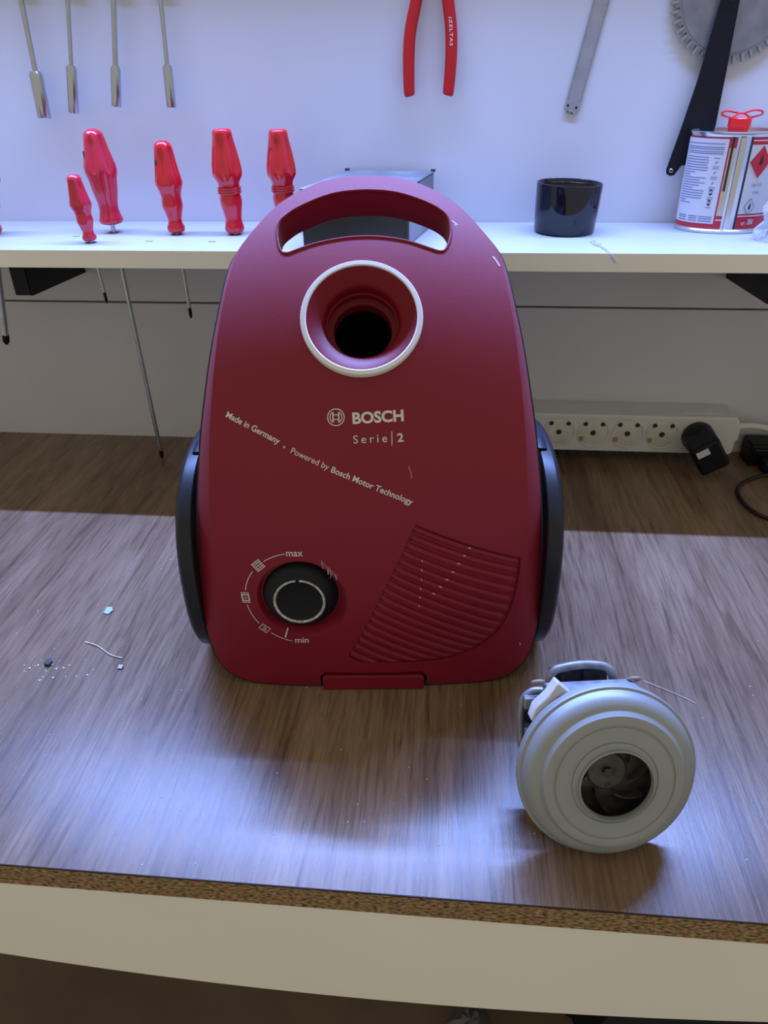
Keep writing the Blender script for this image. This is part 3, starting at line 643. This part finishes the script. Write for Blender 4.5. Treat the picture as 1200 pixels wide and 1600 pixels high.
# ------------------------------------------------------------------ circular saw blade and black saw
sw = thing('circular_saw_blade', (.2700, WALL_Y - .0050, .5065), 'round steel saw blade with carbide teeth hanging on the wall', 'saw blade')
NTOOTH = 44; bm = bmesh.new(); pts = []
for k in range(NTOOTH):
    a = 2 * PI * k / NTOOTH; st = 2 * PI / NTOOTH
    for fa, r in ((0, .0625), (.20, .0612), (.45, .0596), (.62, .0588), (.66, .0555), (.80, .0548), (.92, .0562), (.97, .0618)): pts.append((r * math.cos(a + fa * st), r * math.sin(a + fa * st)))
rg = []
for r_, y_ in ((0.008, -.0012), (None, -.0012), (None, .0012), (0.008, .0012)): rg.append([bm.verts.new(((x if r_ is None else r_ * x / math.hypot(x, z)), y_, (z if r_ is None else r_ * z / math.hypot(x, z)))) for x, z in pts])
for A, B in zip(rg, rg[1:] + rg[:1]):
    for k in range(len(pts)): bm.faces.new((A[k], A[(k + 1) % len(pts)], B[(k + 1) % len(pts)], B[k]))
disc = finish('disc', bm, M['sawsteel'], sw, None)
for k in range(NTOOTH):
    a = 2 * PI * (k + .03) / NTOOTH; ca, sa = math.cos(a), math.sin(a); bm = bmesh.new()
    prism(bm, [(.0560, -.0012), (.0630, -.0012), (.0636, .0004), (.0622, .0013), (.0565, .0010)], lambda r, q: (r * ca - q * sa, -.0018, r * sa + q * ca), lambda r, q: (r * ca - q * sa, .0016, r * sa + q * ca)); finish('tooth', bm, M['carbide'], disc, 30)
bm = bmesh.new(); lathe(bm, [(.0530, -.0001), (.0530, .0004), (.0220, .0004), (.0220, -.0001)], 72, Matrix.Translation((0, -.0012, 0)) @ Matrix.Rotation(PI / 2, 4, 'X')); finish('polished_band', bm, mat('polished_saw_steel', (.26, .26, .275), .42, metal=.6, noise=.2, nscale=40), disc, 40)
bs = thing('saw_blade_guard', (.2330, WALL_Y - .014, .3424), 'long black tapered metal blade with a hole, leaning behind the solvent can', 'blade')
outl = [(-.0052, .0035), (-.0040, -.0010), (.0000, -.0026), (.0040, -.0018), (.0056, .0010), (.0068, .0050), (.0098, .0078), (.0150, .0085), (.0335, .0120), (.0378, .0470), (.0380, .1000), (.0375, .1560), (.0372, .1760), (.0340, .1830), (.0260, .1840), (.0215, .1790), (.0198, .1560), (.0115, .0900), (.0025, .0410)]
bm = bmesh.new(); prism(bm, outl, lambda x, z: (x, -.0012, z), lambda x, z: (x, .0012, z)); bl = finish('blade', bm, M['blackmetal'], bs, 30, .0004)
for x, z, r in ((-.0002, .0028, .0018), (.0305, .1590, .0028)):
    bm = bmesh.new(); lathe(bm, [(r * .6, .0003), (r, .0005), (r * 1.2, .0001), (r * 1.2, -.0002)], 20, Matrix.Translation((x, -.0012, z)) @ Matrix.Rotation(PI / 2, 4, 'X')); finish('rivet', bm, M['steel'], bl, 40)
for z in (.15,):
    bm = bmesh.new(); lathe(bm, [(0, .004), (.003, .004), (.003, -.010), (0, -.010)], 14, Matrix.Translation((.0288, -.0002 + .0012, z + .004 if z < .1 else z + .020)) @ Matrix.Rotation(-PI / 2, 4, 'X')); finish('hook', bm, M['steel'], bs, 40)

# ------------------------------------------------------------------ solvent can
CX, CY = .2895, .8885; CA, CB, CH = .0462, .0318, .0970
can = thing('solvent_can', (CX, CY, SHELF_Z), 'oval tin can with red and white label and red cap on the shelf', 'can')
def cmap(th, z, o=0): # th: angle from the front, positive to the right
    return ((CA + o) * math.sin(th), -(CB + o) * math.cos(th), z)
def oval(bm, prof, n=64):
    rows = []
    for o, z in prof: rows.append([bm.verts.new(cmap(2 * PI * k / n, z, o)) for k in range(n)])
    for A, B in zip(rows, rows[1:]):
        for k in range(n): bm.faces.new((A[k], A[(k + 1) % n], B[(k + 1) % n], B[k]))
    bm.faces.new(rows[0]); bm.faces.new(rows[-1])
bm = bmesh.new(); oval(bm, [(-.002, 0), (.0004, 0), (.0012, .001), (.0012, .003), (0, .0042), (0, CH - .0042), (.0010, CH - .003), (.0012, CH - .0006), (.0004, CH), (-.0016, CH), (-.0022, CH - .003), (-.006, CH - .0032)]); finish('tin_body', bm, M['tin'], can, 40)
def patch(bm, t0, t1, z0, z1, o, n=14):
    r = [[bm.verts.new(cmap(t0 + (t1 - t0) * i / n, z, o)) for i in range(n + 1)] for z in (z0, z1)]
    for i in range(n): bm.faces.new((r[0][i], r[0][i + 1], r[1][i + 1], r[1][i]))
R_ = math.radians
bm = bmesh.new(); patch(bm, R_(-150), R_(-11), .0048, CH - .0048, .0003, 24); lb = finish('red_wrap', bm, M['canred'], can, 60)
bm = bmesh.new(); patch(bm, R_(7), R_(150), .0048, CH - .0048, .0003, 24); finish('red_wrap', bm, M['canred'], can, 60)
bm = bmesh.new(); patch(bm, R_(-19), R_(-11), .0180, CH - .0145, .0004, 4); finish('gold_strip', bm, M['tin'], can, 60)
bm = bmesh.new(); patch(bm, R_(-17.5), R_(-14.5), .042, CH - .0048, .0006, 2); patch(bm, R_(5.2), R_(7.2), .0048, CH - .0048, .0006, 2); finish('black_stripe', bm, M['canblack'], can, 60)
bm = bmesh.new(); patch(bm, R_(-7.5), R_(-1), .0046, CH - .0046, .0011, 4); finish('seam', bm, M['tin'], can, 60)
bm = bmesh.new(); patch(bm, R_(-135), R_(-21), .0098, CH - .0062, .0006, 24); lp_ = finish('info_panel', bm, M['label'], can, 60); tag(lp_, 'white label panel with small print')
bm = bmesh.new(); random.seed(3)
fm_ = lambda t, z: cmap(t, z, .0008)
rowsz = [.0862, .0830, .0812, .0788, .0770] + [.0735 - i * .00245 for i in range(19)]
for i, z in enumerate(rowsz):
    t0, t1 = -86, (-25 if i < 5 else random.choice([-50, -43, -41, -60, -42, -70]))
    n = 10; pts = [(R_(t0 + (t1 - t0) * q / n), z) for q in range(n + 1)]; add_line(bm, pts, .00075, fm_)
for z in (.0165, .0145, .0122):
    for t0, t1 in ((-80, -62), (-58, -44), (-42, -24)): add_line(bm, [(R_(t0 + (t1 - t0) * q / 4), z) for q in range(5)], .0008, fm_)
for i in range(5):
    z = .0690 - i * .0098; add_line(bm, [(R_(-35.5), z - .004), (R_(-27.5), z - .004), (R_(-27.5), z + .004), (R_(-35.5), z + .004)], .0006, fm_, True)
    add_line(bm, [(R_(-33), z - .001), (R_(-30), z + .001)], .0012, fm_)
finish('small_print', bm, M['canblue'], lp_, None)
bm = bmesh.new()
for z in (.0405, .0305): add_line(bm, [(R_(-31.5) + R_(2.4) * math.cos(a), z + .0022 * math.sin(a)) for a in [2 * PI * k / 16 for k in range(16)]], .0014, fm_, True)
finish('pictogram', bm, M['canblack'], lp_, None)
bm = bmesh.new(); patch(bm, R_(7.4), R_(62), .0200, CH - .0115, .0005, 16); fp = finish('front_panel', bm, M['label'], can, 60)
bm = bmesh.new(); patch(bm, R_(7.4), R_(62), .0172, .0184, .0005, 16); patch(bm, R_(7.4), R_(62), CH - .0082, CH - .0070, .0005, 16); patch(bm, R_(-19), R_(-11), .0132, .0145, .0006, 4); finish('white_stripe', bm, M['label'], can, 60)
g = lambda t, z: cmap(R_(t), z, .0009); g2 = lambda t, z: cmap(R_(t), z, .0012)
def dia(bm, ct, cz, rt, rz, fmap, n=10):
    for i in range(-n, n):
        for j in range(-n, n):
            q = [(u / n, v / n) for u, v in ((i, j), (i + 1, j), (i + 1, j + 1), (i, j + 1))]
            bm.faces.new([bm.verts.new(fmap(ct + (u + v) / 2 * rt, cz + (u - v) / 2 * rz)) for u, v in q])
bm = bmesh.new(); dia(bm, 23, .0695, 14.5, .0152, g); finish('red_diamond', bm, M['canred'], fp, None)
bm = bmesh.new(); add_poly(bm, [(20.5, .068), (23.5, .0665), (26, .069), (25.2, .0725), (23.6, .0770), (22.2, .0725)], g2); finish('flame', bm, M['canblack'], fp, None)
bm = bmesh.new(); dia(bm, 20.5, .0272, 7.5, .0080, g, 6); finish('hazard_diamond', bm, M['label'], fp, None)
bm = bmesh.new()
for a, b in (((13, .0270), (20.5, .0192)), ((20.5, .0192), (28, .0270)), ((28, .0270), (20.5, .0352)), ((20.5, .0352), (13, .0270))):
    add_poly(bm, [a, b, (b[0] * .93 + 20.5 * .07, b[1] * .93 + .0272 * .07), (a[0] * .93 + 20.5 * .07, a[1] * .93 + .0272 * .07)], g2)
add_poly(bm, [(18.8, .0255), (20.3, .0240), (22, .0250), (22.4, .0275), (21, .0315), (19.8, .0280)], g2); finish('hazard_mark', bm, M['canblack'], fp, None)
def ctext(bm, s, t0, t1, z, cap, o, bold):
    vs, fs = text_mesh(s, bold); xm = max(v[0] for v in vs); V = [bm.verts.new(cmap(R_(t0 + (t1 - t0) * x / xm), z + y / .72 * cap, o)) for x, y in vs]
    for f_ in fs:
        try: bm.faces.new([V[i] for i in f_])
        except ValueError: pass
bm = bmesh.new(); ctext(bm, 'UN 1133', 17, 31, .0465, .0032, .0009, 0); ctext(bm, '17/UN', 20, 30, .0395, .0026, .0009, 0); finish('code_print', bm, M['canblue'], fp, None)
bm = bmesh.new(); ctext(bm, 'NET :', 14, 21, .0090, .0030, .0009, .02); ctext(bm, '350', 22.5, 31, .0095, .0052, .0009, .03); finish('net_print', bm, M['label'], can, None)
cap = finish('cap', (lambda b: (lathe(b, [(.0098, CH - .004), (.0100, CH + .0020), (.0112, CH + .0025), (.0112, CH + .0105), (.0104, CH + .0114), (0, CH + .0114)], 32, Matrix.Translation((-.001, 0, 0))), b)[1])(bmesh.new()), M['caprd'], can, 40); tag(cap, 'red plastic cap with looped strap')
bm = bmesh.new(); tube(bm, [(x - .001, y, CH + z) for x, y, z in smoothline([(-.008, 0, .0110), (-.017, .002, .0128), (-.0190, .002, .0152), (-.0140, .001, .0172), (0, 0, .0150), (.011, -.002, .0178), (.0190, -.002, .0170), (.0195, -.002, .0140), (.012, -.001, .0115), (.008, 0, .0110)], 6)], .0010, 8); finish('strap', bm, M['caprd'], cap, 60)
bm = bmesh.new(); tube(bm, [(x - .001, y, CH + z) for x, y, z in smoothline([(-.009, -.001, .0112), (-.004, -.001, .0140), (.000, -.001, .0152), (.006, -.001, .0130), (.009, -.001, .0112)], 6)], .0008, 8); finish('strap', bm, M['caprd'], cap, 60)

# ------------------------------------------------------------------ black cup
cup = thing('black_cup', (.1187, .8665, SHELF_Z), 'glossy black round cup standing empty on the shelf', 'cup', rot=(0, math.radians(1.5), 0))
bm = bmesh.new(); lathe(bm, [(0, .0003), (.0300, .0003), (.0318, .0012), (.0324, .0030), (.0336, .025), (.0346, .0488), (.0344, .0497), (.0336, .0500), (.0330, .0492), (.0318, .0040), (.0300, .0030), (0, .0030)], 72); finish('cup_body', bm, M['blackgloss'], cup, 40)
bm = bmesh.new(); tube(bm, [(.0330 * math.cos(a), .0330 * math.sin(a), .0455) for a in [2 * PI * k / 64 for k in range(64)]], .0007, 6, True); finish('inner_rim', bm, M['blackgloss'], cup, 60)

# ------------------------------------------------------------------ cardboard box behind the vacuum
bx = thing('product_box', (-.09, .85, SHELF_Z), 'dark grey cardboard box on the shelf behind the vacuum handle', 'box')
FP = [(-.153, .774), (-.047, .786), (-.026, .905), (-.124, .915)]; BH = .0562
fp_ = [(x + .09, y - .85) for x, y in FP]
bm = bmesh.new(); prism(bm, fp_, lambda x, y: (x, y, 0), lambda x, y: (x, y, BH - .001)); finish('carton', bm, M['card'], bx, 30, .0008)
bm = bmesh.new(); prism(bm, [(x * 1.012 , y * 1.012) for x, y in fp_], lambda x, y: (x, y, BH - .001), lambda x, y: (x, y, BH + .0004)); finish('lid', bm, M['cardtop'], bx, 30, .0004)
def side(a, b, e): return [(a[0], a[1], .001), (b[0], b[1], .001), (b[0], b[1], BH - .002), (a[0], a[1], BH - .002)]
a, b = fp_[1], fp_[2]; d = Vector((b[0] - a[0], b[1] - a[1], 0)).normalized(); nrm = Vector((d.y, -d.x, 0)) * .0006
bm = bmesh.new(); q0 = [Vector(p) for p in side((a[0] + d.x * .002, a[1] + d.y * .002), (b[0] - d.x * .002, b[1] - d.y * .002), 0)]
A_ = [bm.verts.new(p) for p in q0]; B_ = [bm.verts.new(p + nrm) for p in q0]
for k in range(4): bm.faces.new((A_[k], A_[(k + 1) % 4], B_[(k + 1) % 4], B_[k]))
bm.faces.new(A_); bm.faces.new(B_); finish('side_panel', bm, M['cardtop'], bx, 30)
for (x, y) in (fp_[2], fp_[3]):
    bm = bmesh.new(); box(bm, x - .003, x + .002, y - .002, y + .002, BH, BH + .0025); finish('corner_tab', bm, M['card'], bx)

# ------------------------------------------------------------------ power strip
ST = thing('power_strip', (.225, .8775, .018), 'white power strip with round sockets mounted low on the wall', 'power strip')
bm = bmesh.new(); x0, x1 = -.170, .1365
prism(bm, [(x0, 0), (x1 - .004, 0), (x1, .004), (x1, .044), (x1 - .004, .050), (x0, .050)], lambda x, z: (x, .0, z), lambda x, z: (x, WALL_Y - .8775 - .0003, z)); finish('case', bm, M['strip'], ST, 30, .0022)
for k in range(6):
    cx = -.1263 + .0428 * k; T = Matrix.Translation((cx, 0, .0255)) @ Matrix.Rotation(PI / 2, 4, 'X')
    if k < 5 or True:
        bm = bmesh.new(); lathe(bm, [(.0205, -.0002), (.0203, .0008), (.0190, .0010), (.0183, .0002), (.0178, -.0012 + .0016), (0, .0006)], 40, T); so = finish('socket', bm, M['socket'], ST, 35)
        for dx, dz in ((0, 0), (-.0105, .0120), (.0110, .0120)):
            if k == 5: continue
            bm = bmesh.new(); lathe(bm, [(0, .0010), (.0026 if dx else .0032, .0010), (.0030 if dx else .0036, .0006)], 14, T @ Matrix.Translation((dx, dz, 0))); finish('pin_hole', bm, M['hole'], so, 40)
        bm = bmesh.new(); box(bm, cx - .0165, cx - .0115, -.0016, -.0004, .0255 - .0110, .0255 - .0050); finish('earth_clip', bm, M['brass'], so)
boxo('cover_ridge', (.068, .112, .010, .013, .0502, .0512), M['strip'], ST)
boxo('end_boss', (x1, x1 + .006, .008, .030, .014, .038), M['strip'], ST, .002)
bm = bmesh.new(); tube(bm, smoothline([(x1 + .004, .02, .030), (x1 + .03, .022, .030), (x1 + .07, .024, .020), (x1 + .14, .026, .002), (x1 + .26, .026, -.012)], 6), .0042, 10); tag(finish('cord', bm, M['strip'], ST, 60), 'white mains cord')
# adapter plugged into it
AD = thing('plug_adapter', (.3132, .8760, .0435), 'black plug adapter with a small white sticker in the power strip', 'adapter', rot=(0, 0, 0))
bm = bmesh.new(); lathe(bm, [(0, 0), (.0190, 0), (.0195, .002), (.0190, .010), (.015, .014), (0, .014)], 40, Matrix.Rotation(PI / 2, 4, 'X')); finish('plug_base', bm, M['black'], AD, 40)
bm = bmesh.new(); vs = box(bm, -.0165, .0190, -.054, -.010, -.0225, .0170)
rm = Matrix.Rotation(math.radians(-33), 4, 'Y')
for v in vs: v.co = rm @ v.co + Vector((0, 0, -.003))
finish('adapter_body', bm, M['black'], AD, 35, .004)
bm = bmesh.new(); vs = box(bm, -.0115, .0035, -.0546, -.0539, .0040, .0125)
for v in vs: v.co = rm @ v.co + Vector((0, 0, -.003))
finish('sticker', bm, M['label'], AD)

# ------------------------------------------------------------------ black cord and chargers at the right edge
ch = thing('charger_block', (.425, .893, 0), 'black charger block on the bench against the wall at the right edge', 'charger')
boxo('block', (-.040, .05, -.012, .022, 0, .030), M['black'], ch, .003); boxo('front_cap', (-.036, .046, -.0145, -.0118, .005, .025), M['blackgloss'], ch, .001)
ch = thing('cable_plug', (.415, .868, 0), 'small black plug with thin looping cord in front of the charger block', 'plug')
boxo('plug_body', (-.018, .04, -.008, .010, 0, .016), M['black'], ch, .003); boxo('collar', (.04, .047, -.005, .007, .003, .013), M['cord'], ch, .001)
bm = bmesh.new(); tube(bm, [(x - .415, y - .868, z) for x, y, z in smoothline([(.460, .869, .008), (.480, .868, .004), (.470, .862, .0024), (.4300, .862, .0024), (.4013, .8549, .0024), (.3732, .8397, .0024), (.3545, .819, .0024), (.3490, .7952, .0024), (.3520, .7687, .0024), (.3650, .7485, .0024), (.40, .735, .0024), (.46, .74, .0024)], 8)], .0023, 8); tag(finish('cord', bm, M['cord'], ch, 60), 'thin black cord looping over the bench')

# ------------------------------------------------------------------ bits on shelf and bench
bm = bmesh.new(); tube(bm, smoothline([(.1391, .8098, .2902), (.1425, .8020, .2925), (.1405, .7950, .2912), (.1450, .7900, .2905), (.1470, .7790, .2902), (.1490, .7655, .2902), (.1510, .7600, .2880), (.1575, .7585, .2800)], 6), .0011, 6, False, .5)
tube(bm, smoothline([(.1440, .8060, .2900), (.1470, .7950, .2906), (.1425, .7900, .2902)], 5), .0009, 6, False, .5)
tag(finish('plastic_wisp', bm, M['clear'], None, 60), 'wisp of clear twisted plastic hanging over the shelf edge below the cup', 'plastic scrap')
# crumpled clear bag by the can
bm = bmesh.new(); random.seed(5); rows_ = []
for i in range(9):
    z = i / 8 * .062; rr = .026 * (1 - .35 * (i / 8) ** 1.5); row = []
    for k in range(16):
        a = 2 * PI * k / 16; r = rr * (1 + random.uniform(-.22, .22)); row.append(bm.verts.new((r * math.cos(a) * 1.15, r * math.sin(a) * .7, z + random.uniform(-.002, .002) if i else 0)))
    rows_.append(row)
for A, B in zip(rows_, rows_[1:]):
    for k in range(16): bm.faces.new((A[k], A[(k + 1) % 16], B[(k + 1) % 16], B[k]))
bm.faces.new(rows_[-1]); bm.faces.new(rows_[0])
bag = tag(finish('plastic_bag', bm, M['clear'], None, None), 'crumpled clear plastic bag at the right end of the shelf by the can', 'bag'); bag.location = (.340, .826, SHELF_Z + .0002)
def flake(name, pts, z, m, label, cat, th=.0006):
    cx = sum(p[0] for p in pts) / len(pts); cy = sum(p[1] for p in pts) / len(pts); bm = bmesh.new()
    prism(bm, pts, lambda x, y: (x - cx, y - cy, 0), lambda x, y: (x - cx + (.0004 if x > cx else 0), y - cy, th + (.0008 if y > cy else 0)))
    o = tag(finish(name, bm, m, None, None), label, cat); o.location = (cx, cy, z); return o
flake('plastic_chip', [(-.3240, .531), (-.3190, .5295), (-.3165, .535), (-.3195, .5395), (-.3235, .5385)], .0001, M['paleblue'], 'pale blue plastic chip on the bench left of the vacuum', 'chip', .0012)
flake('dark_crumb', [(-.3465, .4570), (-.3420, .4560), (-.3405, .4600), (-.3430, .4640), (-.3460, .4625)], .0001, M['core'], 'dark crumb lying among white dust on the left of the bench', 'crumb', .003)
flake('grey_crumb', [(-.2800, .4575), (-.2765, .4575), (-.2765, .4612), (-.2800, .4612)], .0001, M['alu'], 'small grey crumb on the bench below the curled thread', 'crumb', .0015)
bm = bmesh.new(); tube(bm, smoothline([(-.3239, .4894, .0008), (-.3130, .4860, .0012), (-.3041, .4813, .0008), (-.2930, .4740, .0010), (-.2815, .4712, .0008)], 6), .0005, 6); tag(finish('pale_thread', bm, M['dust'], None, 60), 'short pale thread on the bench left of the vacuum', 'thread')
bm = bmesh.new(); tube(bm, smoothline([(.1719, .4766, .0008), (.1836, .4700, .0012), (.1982, .4616, .0008), (.2090, .4540, .0006)], 6), .00022, 6); tag(finish('fine_thread', bm, M['dust'], None, 60), 'fine pale thread on the bench behind the motor', 'thread')
bm = bmesh.new(); random.seed(11)
def fleck(x, y, r):
    a = random.uniform(0, PI); p = [(x + r * math.cos(a + q), y + r * math.sin(a + q)) for q in (0, 1.4, 2.9, 4.4)]
    prism(bm, p, lambda u, v: (u, v, .0001), lambda u, v: (u, v, .0001 + r * .7))
for i in range(26): fleck(-.343 + random.gauss(0, .012), .449 + random.gauss(0, .010), random.uniform(.0003, .0010))
for i in range(70): fleck(random.uniform(-.45, .30), random.uniform(.30, .66), random.uniform(.0002, .0006))
for i in range(30): fleck(-.10 + random.gauss(0, .10), .36 + random.gauss(0, .04), random.uniform(.0002, .0006))
tag(finish('dust_flecks', bm, M['dust'], None, None), 'white dust flecks scattered over the bench', 'dust', kind='stuff')

# ------------------------------------------------------------------ clutter under the bench at the right
bm = bmesh.new(); random.seed(9)
def lump(name, loc, rx, ry, rz, m, label, cat, jag=.15, n=14):
    bm = bmesh.new(); rows_ = [[bm.verts.new((0, 0, 0))]]
    for i in range(1, 8):
        ph = PI * i / 8; rows_.append([bm.verts.new(((rr := (1 + random.uniform(-jag, jag))) * rx * math.sin(ph) * math.cos(2 * PI * k / n), rr * ry * math.sin(ph) * math.sin(2 * PI * k / n), rz * (1 - math.cos(ph)) / 2 * (1 + random.uniform(-jag, jag) * .5))) for k in range(n)])
    rows_.append([bm.verts.new((0, 0, rz))])
    for A, B in zip(rows_, rows_[1:]):
        for k in range(n):
            fs = []
            for q in (A[k % len(A)], A[(k + 1) % n % len(A)], B[(k + 1) % n % len(B)], B[k % len(B)]):
                if q not in fs: fs.append(q)
            bm.faces.new(fs)
    o = tag(finish(name, bm, m, None, 25), label, cat); o.location = loc; return o
lump('black_bag', (.41, .62, -.75), .31, .17, .24, M['black'], 'black bag on the floor under the right half of the bench', 'bag')
lump('crumpled_film', (.060, .520, -.75), .032, .035, .06, mat('grey_film', (.10, .10, .10), .3), 'crumpled grey film on the floor beside the black bag', 'film', .14)
lump('pale_rag', (.165, .405, -.75), .035, .03, .05, mat('pale_rag_cloth', (.22, .21, .20), .8), 'pale rag on the floor before the black bag', 'rag', .25)
